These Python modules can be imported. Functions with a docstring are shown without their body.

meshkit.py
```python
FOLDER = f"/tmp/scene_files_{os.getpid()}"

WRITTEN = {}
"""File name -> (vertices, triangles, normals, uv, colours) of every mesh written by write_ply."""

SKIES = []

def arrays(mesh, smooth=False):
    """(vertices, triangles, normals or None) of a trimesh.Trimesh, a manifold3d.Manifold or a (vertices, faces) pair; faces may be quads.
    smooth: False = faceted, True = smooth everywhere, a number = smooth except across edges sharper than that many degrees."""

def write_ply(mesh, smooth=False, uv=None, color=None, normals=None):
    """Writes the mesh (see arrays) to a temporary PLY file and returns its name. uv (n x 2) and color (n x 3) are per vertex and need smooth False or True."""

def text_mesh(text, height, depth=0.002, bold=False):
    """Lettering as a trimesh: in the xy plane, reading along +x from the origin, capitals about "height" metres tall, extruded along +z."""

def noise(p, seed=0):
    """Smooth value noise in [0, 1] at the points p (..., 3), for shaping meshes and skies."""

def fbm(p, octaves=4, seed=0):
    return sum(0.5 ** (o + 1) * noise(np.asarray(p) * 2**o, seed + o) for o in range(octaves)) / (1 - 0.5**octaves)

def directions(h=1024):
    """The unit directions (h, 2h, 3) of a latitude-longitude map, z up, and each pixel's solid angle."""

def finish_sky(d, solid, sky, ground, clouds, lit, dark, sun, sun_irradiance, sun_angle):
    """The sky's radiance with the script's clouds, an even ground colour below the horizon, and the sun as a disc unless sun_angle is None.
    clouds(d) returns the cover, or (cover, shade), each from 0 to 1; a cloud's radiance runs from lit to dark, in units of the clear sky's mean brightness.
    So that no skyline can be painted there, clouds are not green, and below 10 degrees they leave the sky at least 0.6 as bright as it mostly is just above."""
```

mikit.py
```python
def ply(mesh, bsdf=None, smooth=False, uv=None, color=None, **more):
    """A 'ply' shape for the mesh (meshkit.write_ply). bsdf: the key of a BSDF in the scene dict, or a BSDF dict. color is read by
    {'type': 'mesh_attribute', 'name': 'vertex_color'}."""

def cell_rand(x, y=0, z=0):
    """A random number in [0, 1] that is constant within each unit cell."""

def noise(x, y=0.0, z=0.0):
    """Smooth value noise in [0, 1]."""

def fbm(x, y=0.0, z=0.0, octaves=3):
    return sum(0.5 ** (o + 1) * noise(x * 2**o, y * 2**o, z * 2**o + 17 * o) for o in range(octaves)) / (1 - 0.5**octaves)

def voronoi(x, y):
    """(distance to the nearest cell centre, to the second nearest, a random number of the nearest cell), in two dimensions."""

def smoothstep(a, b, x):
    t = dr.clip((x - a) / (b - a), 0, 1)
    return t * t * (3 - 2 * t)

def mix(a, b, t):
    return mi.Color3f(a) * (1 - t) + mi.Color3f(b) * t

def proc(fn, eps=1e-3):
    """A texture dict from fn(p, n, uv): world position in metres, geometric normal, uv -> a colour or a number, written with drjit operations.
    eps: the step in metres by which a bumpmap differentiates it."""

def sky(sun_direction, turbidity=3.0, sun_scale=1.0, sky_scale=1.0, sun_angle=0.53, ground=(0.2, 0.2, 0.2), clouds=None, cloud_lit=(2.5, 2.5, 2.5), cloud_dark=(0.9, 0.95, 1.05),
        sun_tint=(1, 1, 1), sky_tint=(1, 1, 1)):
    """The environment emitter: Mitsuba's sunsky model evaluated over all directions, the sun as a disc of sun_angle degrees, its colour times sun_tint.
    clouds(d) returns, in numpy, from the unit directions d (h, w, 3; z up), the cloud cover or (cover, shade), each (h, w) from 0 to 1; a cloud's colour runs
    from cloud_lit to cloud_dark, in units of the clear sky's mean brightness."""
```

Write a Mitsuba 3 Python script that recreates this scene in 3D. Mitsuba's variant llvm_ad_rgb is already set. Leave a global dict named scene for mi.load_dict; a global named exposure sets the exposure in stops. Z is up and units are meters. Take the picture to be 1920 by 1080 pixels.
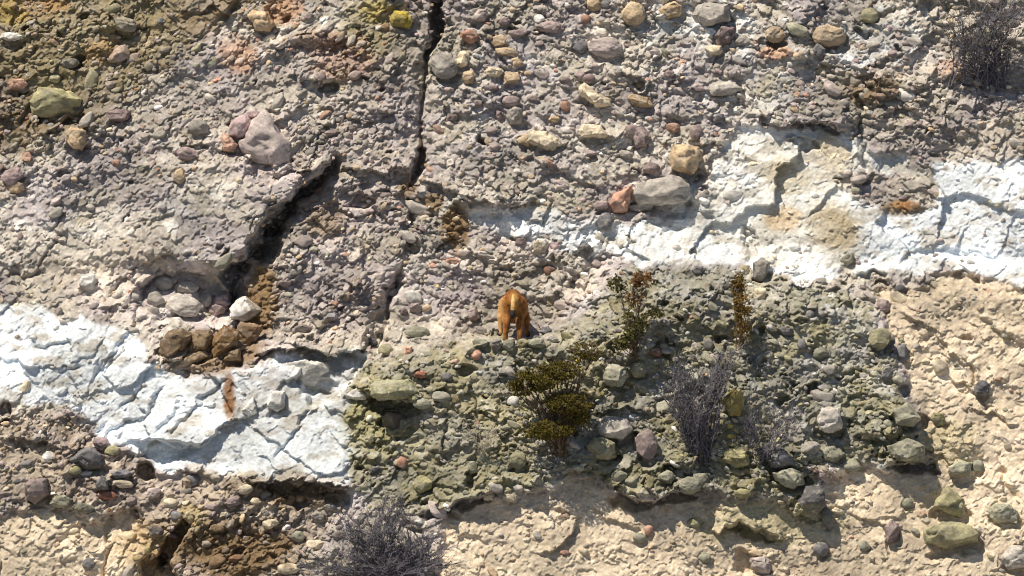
import math, random
import numpy as np, trimesh, manifold3d as m3
import drjit as dr, mitsuba as mi
from scipy import ndimage as ndi
from scipy.spatial import cKDTree
import mikit, meshkit
from mikit import noise, fbm, smoothstep, mix

# ------------------------------------------------------------------ camera, sky, exposure
S = 15.7 / 1920.0            # metres of cliff per unit of the survey grid (x to the right 0..1920, y down 0..1080)
D = 400.0
scene = {'type': 'scene'}
labels = {}
T = mi.ScalarTransform4f
scene['camera'] = {'type': 'perspective', 'fov': 2 * math.degrees(math.atan(15.7 / 2 / D)), 'fov_axis': 'x', 'near_clip': 1.0, 'far_clip': 2000.0,
                   'to_world': T().look_at(origin=[0, -D, 6.0], target=[0, 0, 0], up=[0, 0, 1]),
                   'film': {'type': 'hdrfilm', 'width': 1024, 'height': 576}, 'sampler': {'type': 'independent', 'sample_count': 64}}
SUN = np.array([-0.36, -0.40, 0.84])
scene['sky'] = mikit.sky(SUN.tolist(), turbidity=3.0, sky_scale=0.42, sun_tint=(0.91, 0.975, 1.06))
exposure = 2.05
rng = np.random.default_rng(7)
random.seed(7)

# ------------------------------------------------------------------ materials
PALETTE = [(0.40, 0.37, 0.34),    # 0 grey
           (0.33, 0.245, 0.25),   # 1 mauve
           (0.50, 0.37, 0.23),    # 2 tan
           (0.68, 0.58, 0.42),    # 3 cream
           (0.30, 0.13, 0.085),   # 4 red brown
           (0.10, 0.10, 0.115),   # 5 slate
           (0.78, 0.77, 0.74),    # 6 white
           (0.31, 0.29, 0.15),    # 7 olive
           (0.50, 0.28, 0.20),    # 8 salmon
           (0.145, 0.08, 0.034),  # 9 wet brown
           (0.46, 0.35, 0.04),    # 10 yellow lichen
           (0.28, 0.28, 0.205),   # 11 grey green
           (0.50, 0.20, 0.04),    # 12 rust
           (0.46, 0.385, 0.375)]  # 13 pale pink grey
GREY, MAUVE, TAN, CREAM, RED, SLATE, WHITE, OLIVE, SALMON, BROWN, YELLOW, GREEN, RUST, PINK = range(14)


def stone_colour(p, n, uv):
    """uv.x lightens or darkens, the whole part of uv.y picks the rock, its fraction says how dusty the stone is"""
    c, kind = mi.Color3f(0.0), dr.floor(uv.y + 0.01)
    for k, col in enumerate(PALETTE):
        c = dr.select(dr.abs(kind - k) < 0.5, mi.Color3f(col), c)
    dust = dr.clip(uv.y - kind, 0, 1)
    a = smoothstep(0.22, 0.78, fbm(p.x * 7, p.y * 7, p.z * 10, octaves=4))
    b = noise(p.x * 42 + 5, p.y * 42, p.z * 42)
    spots = smoothstep(0.52, 0.66, fbm(p.x * 13 + 3, p.y * 13, p.z * 13 + 9, octaves=3))
    c = c * uv.x * (0.55 + 0.75 * a) * (0.78 + 0.44 * b)
    c = mix(c, mi.Color3f(0.38, 0.36, 0.31) * (0.8 + 0.4 * b), dr.maximum(dust, 0.45 * spots))
    for (sx, sy, rx, ry, col, k) in STAINS:       # seeps and crusts run over matrix and stones alike
        q = dr.square((960 + p.x / S - sx) / rx) + dr.square((540 - p.z / S - sy) / ry)
        c = mix(c, mi.Color3f(col) * (0.6 + 0.8 * b), 0.7 * k * smoothstep(1.1, 0.2, q + (a - 0.5)))
    return c


STAINS = []   # (x, y, rx, ry, colour, strength) on the survey grid; filled below, before the material is used


def cliff_colour(p, n, uv):
    """uv.x: -1 wet and dark, 0 weathered conglomerate, 1 white limestone; uv.y: -1 grey green lichen, 0 mauve grey, 1 buff sandstone"""
    t, h = dr.clip(uv.x, -1.2, 1.3), dr.clip(uv.y, -1.3, 1.3)
    a = fbm(p.x * 1.7, p.y * 1.2, p.z * 2.1, octaves=3)
    b = noise(p.x * 13, p.y * 9, p.z * 15)
    d = noise(p.x * 34 + 7, p.y * 20, p.z * 38)
    e0 = smoothstep(0.35, 0.65, fbm(p.x * 1.1 + 50, p.y, p.z * 1.4, octaves=3))
    mid = mix(mix((0.295, 0.262, 0.272), (0.32, 0.29, 0.258), e0), mix((0.445, 0.415, 0.425), (0.475, 0.45, 0.41), e0), b)
    green = mix(mix((0.17, 0.17, 0.12), (0.22, 0.205, 0.115), e0), mix((0.33, 0.335, 0.285), (0.35, 0.335, 0.225), e0), b)
    buff = mix((0.55, 0.455, 0.335), (0.70, 0.61, 0.475), b)
    c = mix(mid, green, dr.clip(-h, 0, 1))
    c = mix(c, buff, dr.clip(h, 0, 1))
    white = mix(mi.Color3f(0.65, 0.70, 0.745), mi.Color3f(0.78, 0.735, 0.64), dr.clip(h + 0.15, 0, 1)) * (0.84 + 0.32 * a)
    e = fbm(p.x * 3.3 + 11, p.y * 2, p.z * 5.5, octaves=4)
    white = mix(white, mi.Color3f(0.42, 0.40, 0.36), 0.8 * smoothstep(0.51, 0.66, e))          # grit and dirt caught on the pale rock
    c = mix(c, white, smoothstep(0.05, 0.85, t + 0.35 * (a - 0.5)))
    wet = mix((0.13, 0.085, 0.045), (0.20, 0.145, 0.085), b)
    c = mix(c, wet, dr.clip(-t, 0, 1))
    g = smoothstep(0.3, 0.7, fbm(p.x * 0.8 + 31, p.y * 0.6, p.z * 1.0, octaves=3))
    c = c * (0.70 + 0.60 * a) * (0.80 + 0.40 * d) * mix((0.80, 0.80, 0.79), (1.14, 1.13, 1.12), g)
    X, Y = 960 + p.x / S, 540 - p.z / S
    w1 = (a - 0.5) * 1.5 + (b - 0.5) * 0.35
    for (sx, sy, rx, ry, col, k) in STAINS:
        q = dr.square((X - sx) / rx) + dr.square((Y - sy) / ry)
        c = mix(c, mi.Color3f(col) * (0.7 + 0.6 * d), k * smoothstep(1.35, 0.2, q + w1))
    return c


def two(b):
    return {'type': 'twosided', 'bsdf': b}


ORANGE, RUSTY, BRN, YEL, OLV, DRK = (0.48, 0.22, 0.07), (0.40, 0.21, 0.12), (0.20, 0.13, 0.06), (0.45, 0.34, 0.04), (0.27, 0.235, 0.13), (0.10, 0.075, 0.06)
STAINS += [(400, 655, 100, 42, BRN, 0.75), (527, 22, 40, 34, ORANGE, 0.5), (445, 100, 45, 40, ORANGE, 0.4), (590, 78, 60, 30, RUSTY, 0.4), (187, 100, 45, 28, ORANGE, 0.45), (60, 15, 70, 30, RUSTY, 0.5), (100, 8, 30, 14, ORANGE, 0.6),
           (690, 45, 60, 60, OLV, 0.7), (700, 20, 30, 25, YEL, 0.35), (640, 110, 60, 50, RUSTY, 0.35), (150, 60, 210, 120, OLV, 0.55), (20, 25, 30, 30, YEL, 0.3),
           (855, 428, 26, 50, BRN, 0.9), (812, 380, 20, 20, BRN, 0.8), (762, 352, 22, 30, BRN, 0.8), (612, 400, 45, 55, BRN, 0.55), (490, 560, 34, 75, BRN, 0.9),
           (432, 740, 13, 46, (0.22, 0.11, 0.045), 0.95), (1455, 100, 40, 14, ORANGE, 0.5), (1635, 160, 55, 38, BRN, 0.6), (1790, 130, 50, 22, RUSTY, 0.4), (1690, 392, 48, 16, BRN, 0.8), (1700, 385, 24, 9, ORANGE, 0.5),
           (1560, 425, 60, 48, (0.36, 0.29, 0.17), 0.75), (1480, 330, 60, 40, (0.44, 0.37, 0.22), 0.5), (1470, 410, 38, 26, (0.55, 0.40, 0.22), 0.6), (1560, 300, 40, 45, (0.42, 0.34, 0.2), 0.6),
           (440, 1030, 130, 60, (0.16, 0.105, 0.05), 0.9), (270, 1030, 60, 60, (0.36, 0.24, 0.09), 0.5), (560, 925, 100, 20, BRN, 0.6), (360, 965, 30, 25, (0.34, 0.27, 0.12), 0.6),
           (690, 800, 60, 65, (0.31, 0.29, 0.14), 0.45), (740, 725, 60, 25, (0.36, 0.34, 0.14), 0.5), (1440, 975, 150, 45, (0.36, 0.34, 0.19), 0.5), (1780, 830, 70, 45, (0.40, 0.36, 0.19), 0.4)]

scene['cliff_rock'] = two({'type': 'principled', 'base_color': mikit.proc(cliff_colour), 'roughness': 0.9, 'specular': 0.2})
scene['stone'] = two({'type': 'principled', 'base_color': mikit.proc(stone_colour), 'roughness': 0.75, 'specular': 0.3})


# ------------------------------------------------------------------ cliff relief: protrusion h (metres, towards the viewer) over the survey grid
STEP = 1.8
gx, gy = np.arange(-112, 2034, STEP), np.arange(-112, 1194, STEP)
GX, GY = np.meshgrid(gx, gy)
NY, NX = GX.shape


def nz(sx, sy, seed, octaves=3, ang=0.0):
    c, s = math.cos(math.radians(ang)), math.sin(math.radians(ang))
    u, v = GX * c + GY * s, -GX * s + GY * c
    return meshkit.fbm(np.stack([u / sx, v / sy, np.full_like(u, seed * 3.7)], -1), octaves, seed)


WX = GX + 40 * (nz(60, 60, 1) - 0.5) + 18 * (nz(14, 14, 2, 2) - 0.5)
WY = GY + 40 * (nz(60, 60, 3) - 0.5) + 18 * (nz(14, 14, 4, 2) - 0.5)
ZX, ZY = WX + 34 * (nz(30, 24, 5) - 0.5) + 22 * (nz(9, 7, 6, 2) - 0.5), WY + 34 * (nz(30, 24, 7) - 0.5) + 22 * (nz(9, 7, 8, 2) - 0.5)     # rock zones end raggedly


def inside(pts, warp=True):
    x, y = (ZX, ZY) if warp else (GX, GY)
    m = np.zeros(x.shape, bool)
    n = len(pts)
    for i in range(n):
        (x0, y0), (x1, y1) = pts[i], pts[(i + 1) % n]
        if y0 == y1:
            continue
        m ^= ((y0 > y) != (y1 > y)) & (x < (x1 - x0) * (y - y0) / (y1 - y0) + x0)
    return m


def soft(m, px):
    return ndi.gaussian_filter(m.astype(np.float32), px / STEP)


def line_y(pts, x):
    a = np.array(pts, float)
    return np.interp(x, a[:, 0], a[:, 1])


# zones of rock
WHITE_L = [(-120, 590), (60, 575), (150, 590), (260, 640), (300, 690), (420, 700), (470, 665), (690, 660), (690, 735), (655, 790), (655, 910), (560, 885), (420, 868), (300, 880), (265, 845), (185, 815), (172, 772), (100, 755), (-120, 745)]
WHITE_R1 = [(1165, 450), (1255, 395), (1300, 335), (1300, 405), (1420, 400), (1420, 510), (1340, 498), (1180, 482)]
PALE_R = [(785, 365), (950, 388), (1060, 405), (1180, 440), (1180, 482), (1060, 478), (960, 455), (880, 420), (800, 400)]
PALE_L = [(470, 665), (690, 655), (690, 735), (655, 800), (600, 800), (420, 760), (330, 700)]
WHITE_R2 = [(1370, 260), (1420, 235), (1560, 245), (1620, 275), (1625, 330), (1560, 340), (1620, 400), (1610, 470), (1560, 515), (1410, 510), (1390, 430), (1290, 410), (1330, 330)]
WHITE_R3 = [(1605, 395), (1730, 395), (1760, 350), (1745, 300), (1800, 298), (2040, 310), (2040, 535), (1880, 530), (1760, 505), (1600, 508)]
WHITE_R4 = [(1620, 280), (1690, 285), (1740, 330), (1690, 340), (1640, 330)]
WHITE_T = [(1180, 30), (1330, 10), (1420, 40), (1400, 110), (1290, 80), (1200, 70)]
WHITE_T2 = [(1480, 30), (1700, 40), (1760, 90), (1640, 140), (1560, 130), (1580, 80)]
BUFF_R = [(1640, 535), (1760, 520), (2040, 545), (2040, 1200), (780, 1200), (840, 950), (930, 920), (1080, 885), (1160, 930), (1340, 915), (1500, 890), (1620, 870), (1735, 890), (1700, 720), (1660, 600)]
BUFF_L = [(-120, 985), (40, 955), (110, 945), (180, 965), (250, 960), (280, 1010), (240, 1200), (-120, 1200)]
TERRACE = [(650, 790), (688, 660), (900, 634), (1000, 640), (1120, 560), (1180, 492), (1345, 503), (1430, 510), (1600, 535), (1650, 600), (1692, 720), (1735, 885), (1640, 868), (1520, 868), (1545, 985), (1480, 940), (1340, 925), (1160, 930), (1080, 885), (930, 930), (830, 950), (700, 945), (655, 910)]
BROWN_TL = [(-120, -120), (520, -120), (500, 0), (360, 90), (200, 215), (60, 260), (-120, 300)]
COBBLES_L = [(-120, 780), (160, 780), (190, 820), (270, 850), (300, 885), (560, 895), (655, 915), (640, 960), (540, 1090), (280, 1090), (250, 960), (110, 945), (-120, 960)]
GREYBLOCK_L = [(-120, 745), (100, 757), (168, 778), (170, 815), (-120, 800)]

m_white_l = inside(WHITE_L)
m_white_r = inside(WHITE_R1) | inside(WHITE_R2) | inside(WHITE_R3) | inside(WHITE_R4)
m_white_t = inside(WHITE_T) | inside(WHITE_T2)
m_terr = inside(TERRACE)
m_buff = (inside(BUFF_R) | inside(BUFF_L)) & ~m_terr
m_white = (m_white_l | m_white_r) & ~m_terr
m_brown = inside(BROWN_TL)
m_cob = inside(COBBLES_L)
w_white, w_buff, w_terr, w_brown, w_cob = soft(m_white, 4), soft(m_buff, 9), soft(m_terr, 9), soft(m_brown, 14), soft(m_cob, 8)

# material masks (see cliff_colour)
w_pale = soft(inside(PALE_R), 6)
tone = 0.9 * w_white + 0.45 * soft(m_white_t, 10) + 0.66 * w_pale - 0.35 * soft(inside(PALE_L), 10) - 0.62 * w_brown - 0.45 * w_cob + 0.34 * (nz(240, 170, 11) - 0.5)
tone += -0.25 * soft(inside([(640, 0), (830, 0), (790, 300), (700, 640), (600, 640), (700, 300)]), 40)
tone += 0.22 * soft(inside([(-120, 340), (300, 310), (520, 330), (480, 420), (200, 480), (-120, 560)]), 40)
tone += 0.12 * soft(inside([(830, 0), (1500, 0), (1500, 240), (1300, 330), (800, 360)]), 60)
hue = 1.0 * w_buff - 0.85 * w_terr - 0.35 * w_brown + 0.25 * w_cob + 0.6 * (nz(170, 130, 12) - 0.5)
hue += -0.35 * soft(inside([(1400, 130), (1620, 150), (1640, 250), (1420, 235)]), 25) + 0.3 * soft(inside([(-120, 480), (300, 420), (320, 560), (-120, 590)]), 40)
hue += -0.35 * soft(m_white_l, 8) + 0.45 * soft(inside(WHITE_R2), 20) - 0.2 * soft(inside(WHITE_R3), 20)

# large form: the wall leans back, and everything below the bench line stands further out
BENCH = [(-120, 640), (180, 575), (300, 590), (480, 655), (690, 655), (800, 640), (905, 634), (1005, 636), (1120, 560), (1185, 492), (1345, 500), (1430, 510), (1600, 532), (1760, 515), (2040, 540)]
HALF = [(-120, 90), (300, 80), (480, 34), (690, 52), (860, 34), (900, 5), (1005, 5), (1060, 46), (1185, 70), (1430, 60), (1600, 50), (1760, 44), (2040, 45)]
DEPTH = [(-120, 0.8), (300, 0.8), (480, 0.9), (690, 1.2), (850, 1.5), (1030, 1.5), (1200, 1.25), (1600, 0.7), (2040, 0.6)]
bench_w = (50 * (nz(50, 50, 21) - 0.5) + 24 * (nz(14, 14, 24) - 0.5)) * np.clip(np.abs(GX - 955) / 60 - 0.8, 0, 1)
bl, bh, bd = line_y(BENCH, GX) + bench_w, line_y(HALF, GX), line_y(DEPTH, GX)
tt = np.clip((GY - bl + bh) / (2 * bh), 0, 1)
H = 0.24 * (GY - 540) * S + bd * tt
H = H + 0.5 * (nz(420, 300, 22) - 0.5) * np.clip(np.abs(GX - 955) / 200, 0.15, 1)
H += 0.22 * (nz(120, 90, 23) - 0.5) * np.clip(np.abs(GX - 955) / 140, 0.1, 1)
bigform = H.copy()

# terrace lip over the buff rock, block left of the fissure, other sharp-edged blocks
H += 0.05 * w_terr
H -= 0.10 * soft(m_buff, 2)


def seg_dist(pts):
    """distance to the polyline and the side: positive above a line drawn from left to right"""
    best, side, along = np.full(GX.shape, 1e9), np.zeros(GX.shape), np.zeros(GX.shape)
    for (x0, y0), (x1, y1) in zip(pts[:-1], pts[1:]):
        dx, dy = x1 - x0, y1 - y0
        L2 = dx * dx + dy * dy
        t = np.clip(((WX - x0) * dx + (WY - y0) * dy) / L2, 0, 1)
        d = np.hypot(WX - x0 - t * dx, WY - y0 - t * dy)
        s = np.sign(dy * (WX - x0) - dx * (WY - y0))
        w = d < best
        best, side = np.where(w, d, best), np.where(w, s, side)
    return best, side


def ledge(pts, amp, reach=60):
    """the rock above the line stands out by amp at the line and runs back into the face over reach"""
    global H
    x0, x1, y0, y1 = min(p[0] for p in pts), max(p[0] for p in pts), min(p[1] for p in pts), max(p[1] for p in pts)
    d, s = seg_dist(pts)
    ends = np.clip(np.minimum(GX - x0 + 12, x1 + 12 - GX) / 24, 0, 1) if x1 - x0 > y1 - y0 else np.clip(np.minimum(GY - y0 + 12, y1 + 12 - GY) / 24, 0, 1)
    H += amp * np.exp(-d / reach) * (s > 0) * ends
    H -= 0.35 * amp * np.exp(-d / 12) * (s <= 0) * ends


def crack(pts, depth, width):
    global H
    d, s = seg_dist(pts)
    H -= depth * np.exp(-(d / width) ** 2)


def pit(x, y, rx, ry, depth, ang=0):
    c, s = math.cos(math.radians(ang)), math.sin(math.radians(ang))
    k, ix, iy = int((max(rx, ry) + 40) / STEP), int((x - gx[0]) / STEP), int((y - gy[0]) / STEP)
    sl = (slice(max(iy - k, 0), max(iy + k, 0)), slice(max(ix - k, 0), max(ix + k, 0)))
    u, v = (WX[sl] - x) * c + (WY[sl] - y) * s, -(WX[sl] - x) * s + (WY[sl] - y) * c
    q = (u / rx) ** 2 + (v / ry) ** 2
    H[sl] -= depth * np.clip((1.15 - q) * 2.2, 0, 1)


# left block and its fissure
ledge([(430, 500), (468, 486), (505, 432), (540, 380), (620, 300)], 0.42, 200)
crack([(452, 498), (488, 468), (522, 424), (556, 382), (624, 306)], 0.55, 13)
pit(492, 462, 42, 28, 0.6, -52)
pit(524, 415, 46, 22, 0.5, -52)
pit(572, 358, 44, 14, 0.4, -44)
ledge([(540, 318), (600, 306), (640, 292)], 0.15, 40)
# the long upright crack
crack([(832, -20), (815, 60), (802, 125), (796, 200), (787, 290), (783, 330)], 0.22, 5)
pit(816, 45, 13, 75, 0.55, 12)
crack([(800, 125), (790, 200), (770, 250)], 0.08, 14)
pit(784, 312, 14, 36, 0.4, 5)
crack([(783, 330), (772, 400), (757, 480), (738, 555), (715, 640), (690, 700)], 0.2, 5)
crack([(745, 520), (737, 545), (712, 620), (690, 660)], 0.2, 12)
pit(738, 547, 17, 14, 0.15)
pit(700, 640, 22, 20, 0.2)
ledge([(640, 318), (690, 322), (760, 330)], 0.16, 40)
ledge([(715, 325), (780, 318)], 0.12, 30)
ledge([(790, 345), (845, 352), (895, 376), (960, 384), (1010, 378)], 0.11, 60)
ledge([(480, 655), (560, 648), (600, 660), (640, 668), (688, 658)], 0.30, 60)
m = soft(inside([(560, 662), (625, 672), (690, 668), (686, 718), (630, 742), (594, 765), (562, 730)]), 3)
H -= 0.42 * m
# alcove with the grey boulders
pit(350, 560, 100, 50, 0.34, 4)
pit(300, 500, 40, 14, 0.12)
pit(438, 512, 30, 18, 0.5)
pit(442, 545, 22, 24, 0.4)
# slanting joints at the left
for pts in ([(250, 500), (205, 550)], [(295, 510), (262, 560), (252, 625), (215, 660), (190, 700)], [(115, 440), (85, 480), (70, 505), (20, 520)], [(120, 390), (95, 425)],
            [(250, 636), (225, 655), (205, 690)], [(150, 690), (120, 702)], [(280, 690), (265, 720), (230, 760)], [(420, 720), (380, 745), (320, 800)], [(190, 790), (150, 830), (130, 850)], [(300, 740), (260, 790), (200, 810)],
            [(60, 640), (90, 645), (130, 640)], [(335, 760), (300, 800)], [(575, 770), (540, 820), (520, 850)]):
    crack(pts, 0.08, 3.5)
    ledge([(p[0], p[1]) for p in sorted(pts)], 0.03, 35)
pit(317, 838, 52, 20, 0.20, -12)
ledge([(265, 822), (320, 826), (372, 818)], 0.10, 30)
ledge([(375, 815), (430, 790), (450, 780)], 0.10, 30)
pit(277, 885, 20, 20, 0.4, 10)
pit(7, 764, 10, 20, 0.25)
ledge([(470, 890), (560, 888), (655, 912)], 0.28, 70)
for q in ((520, 902, 40, 13), (590, 915, 42, 14), (635, 935, 22, 16), (560, 935, 22, 10)):
    pit(*q, 0.3, 8)
ledge([(10, 825), (60, 815), (120, 830)], 0.12, 40)
pit(326, 1008, 20, 56, 0.65, 28)
pit(298, 1062, 32, 30, 0.6, 30)
crack([(204, 960), (200, 1030), (198, 1090)], 0.12, 5)
# right side
crack([(1302, 335), (1296, 372), (1285, 405)], 0.16, 5)
pit(1410, 455, 15, 34, 0.12, -22)
crack([(1392, 420), (1402, 470), (1410, 510)], 0.12, 7)
ledge([(1430, 232), (1520, 236), (1585, 246)], 0.20, 60)
pit(1556, 242, 22, 10, 0.2, 15)
pit(1435, 226, 10, 14, 0.15)
pit(1510, 272, 30, 10, 0.14)
crack([(1612, 180), (1617, 260), (1618, 325)], 0.15, 6)
pit(1530, 240, 20, 8, 0.1)
ledge([(1600, 120), (1700, 100), (1760, 60)], 0.10, 40)
ledge([(1590, 400), (1612, 440), (1605, 480)], 0.0, 30)
pit(1640, 512, 28, 8, 0.12)
pit(1808, 530, 26, 10, 0.14)
ledge([(1180, 440), (1260, 400), (1340, 395)], 0.05, 40)
ledge([(1320, 505), (1430, 515), (1600, 532)], -0.03, 40)
# terrace: overhangs along its lower edge, and its stepped right end
ledge([(830, 945), (880, 935), (930, 922)], 0.16, 50)
pit(885, 935, 34, 10, 0.3, -12)
pit(822, 952, 30, 9, 0.25, -12)
pit(1180, 938, 46, 11, 0.28, 4)
pit(1265, 938, 40, 10, 0.28)
pit(884, 893, 9, 20, 0.25)
ledge([(1150, 925), (1250, 930), (1345, 918)], 0.14, 60)
ledge([(1340, 990), (1400, 976), (1430, 996), (1465, 1010)], 0.22, 60)
pit(1408, 992, 46, 13, 0.25, 10)
pit(1400, 1050, 22, 26, 0.2, -30)
ledge([(690, 740), (740, 738), (790, 748)], 0.25, 50)
pit(738, 757, 52, 15, 0.4)
pit(728, 775, 22, 20, 0.3)
ledge([(1655, 868), (1700, 872), (1738, 892)], 0.18, 60)
pit(1712, 882, 38, 13, 0.35, 8)
ledge([(1665, 780), (1700, 790), (1725, 785)], 0.15, 40)
ledge([(1120, 768), (1180, 760), (1220, 770)], 0.12, 40)
pit(1062, 770, 25, 40, 0.15, 20)
crack([(1805, 660), (1830, 715), (1850, 760)], 0.08, 5)
ledge([(1690, 575), (1720, 610), (1725, 625)], 0.06, 30)
ledge([(1020, 1030), (1060, 1000), (1085, 975)], 0.10, 30)
crack([(1880, 880), (1900, 930)], 0.1, 5)
for pts in ([(1700, 600), (1760, 625)], [(1760, 640), (1830, 690)], [(1780, 700), (1860, 740)], [(1820, 760), (1900, 790)], [(1600, 960), (1680, 985)], [(1710, 830), (1790, 870)], [(1840, 600), (1910, 640)], [(1120, 960), (1200, 985)]):
    ledge(pts, 0.07, 35)

# bedding fabric: rough ledges that rise to the right on the left half and fall to the right on the right half
wl = 1 / (1 + np.exp((GX - 760 + 0.2 * (GY - 400)) / 70))
w_slab = soft(inside([(-120, 350), (100, 330), (330, 300), (530, 330), (500, 420), (440, 470), (300, 470), (150, 560), (-120, 570)]), 20)
patch = np.clip(0.5 + 4.5 * (nz(150, 90, 35, 4) - 0.5), 0.22, 1.2)
rough = (1.0 - 0.78 * w_white - 0.5 * w_buff - 0.55 * w_slab - 0.4 * w_pale) * patch
for per, amp, seed in ((95, 0.15, 30), (46, 0.075, 31), (21, 0.03, 32), (11, 0.018, 33)):
    for w, ang in ((wl, -33), (1 - wl, 14)):
        c, s = math.cos(math.radians(ang)), math.sin(math.radians(ang))
        t = -GX * s + GY * c
        ph = t / per + 2.6 * nz(per * 5, per * 2.2, seed, 3, ang) + 0.8 * nz(per * 1.1, per * 0.7, seed + 40, 2, ang)
        f = ph - np.floor(ph)
        saw = np.where(f < 0.84, f / 0.84, (1 - f) / 0.16)
        H += w * rough * amp * saw * np.clip(2.4 * nz(per * 2.0, per * 1.4, seed + 60, 2, ang) - 0.7, 0, 1)
# broken facets: the tallest of tilted planes around scattered centres
def facets(spacing, tilt, amp, seed):
    r = np.random.default_rng(seed)
    n = int(GX.size * STEP * STEP / spacing ** 2)
    px, py = r.uniform(gx[0], gx[-1], n), r.uniform(gy[0], gy[-1], n)
    tree = cKDTree(np.c_[px, py * 1.35])
    d, k = tree.query(np.c_[WX.ravel(), WY.ravel() * 1.35], k=2)
    i = k[:, 0]
    a, b = r.normal(0, tilt, n), r.normal(0, tilt, n) + 0.6 * tilt
    base = r.uniform(0, amp, n)
    out = base[i] + a[i] * (GX.ravel() - px[i]) * S + b[i] * (GY.ravel() - py[i]) * S
    joint = np.clip((d[:, 1] - d[:, 0]) / 4.0, 0, 1)
    return out.reshape(GX.shape), joint.reshape(GX.shape), r.uniform(-1, 1, n)[i].reshape(GX.shape)


F, J, K = facets(34, 0.2, 0.055, 51)
H += (0.8 + 0.3 * w_terr) * (1 - 0.6 * w_buff) * (1 - 0.78 * w_white) * (1 - 0.5 * w_slab) * (0.55 + 0.45 * patch) * F
F, J, K3 = facets(95, 0.12, 0.09, 53)
H += F * w_white * 0.8
F, J, K2 = facets(12, 0.36, 0.03, 52)
H += F * (0.9 - 0.5 * w_buff - 0.62 * w_white - 0.35 * w_slab) * (0.3 + 0.7 * patch)
tone += 0.15 * K * (1 - 0.5 * w_white) + 0.13 * K2
hue += 0.16 * K + 0.14 * K2

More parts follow.
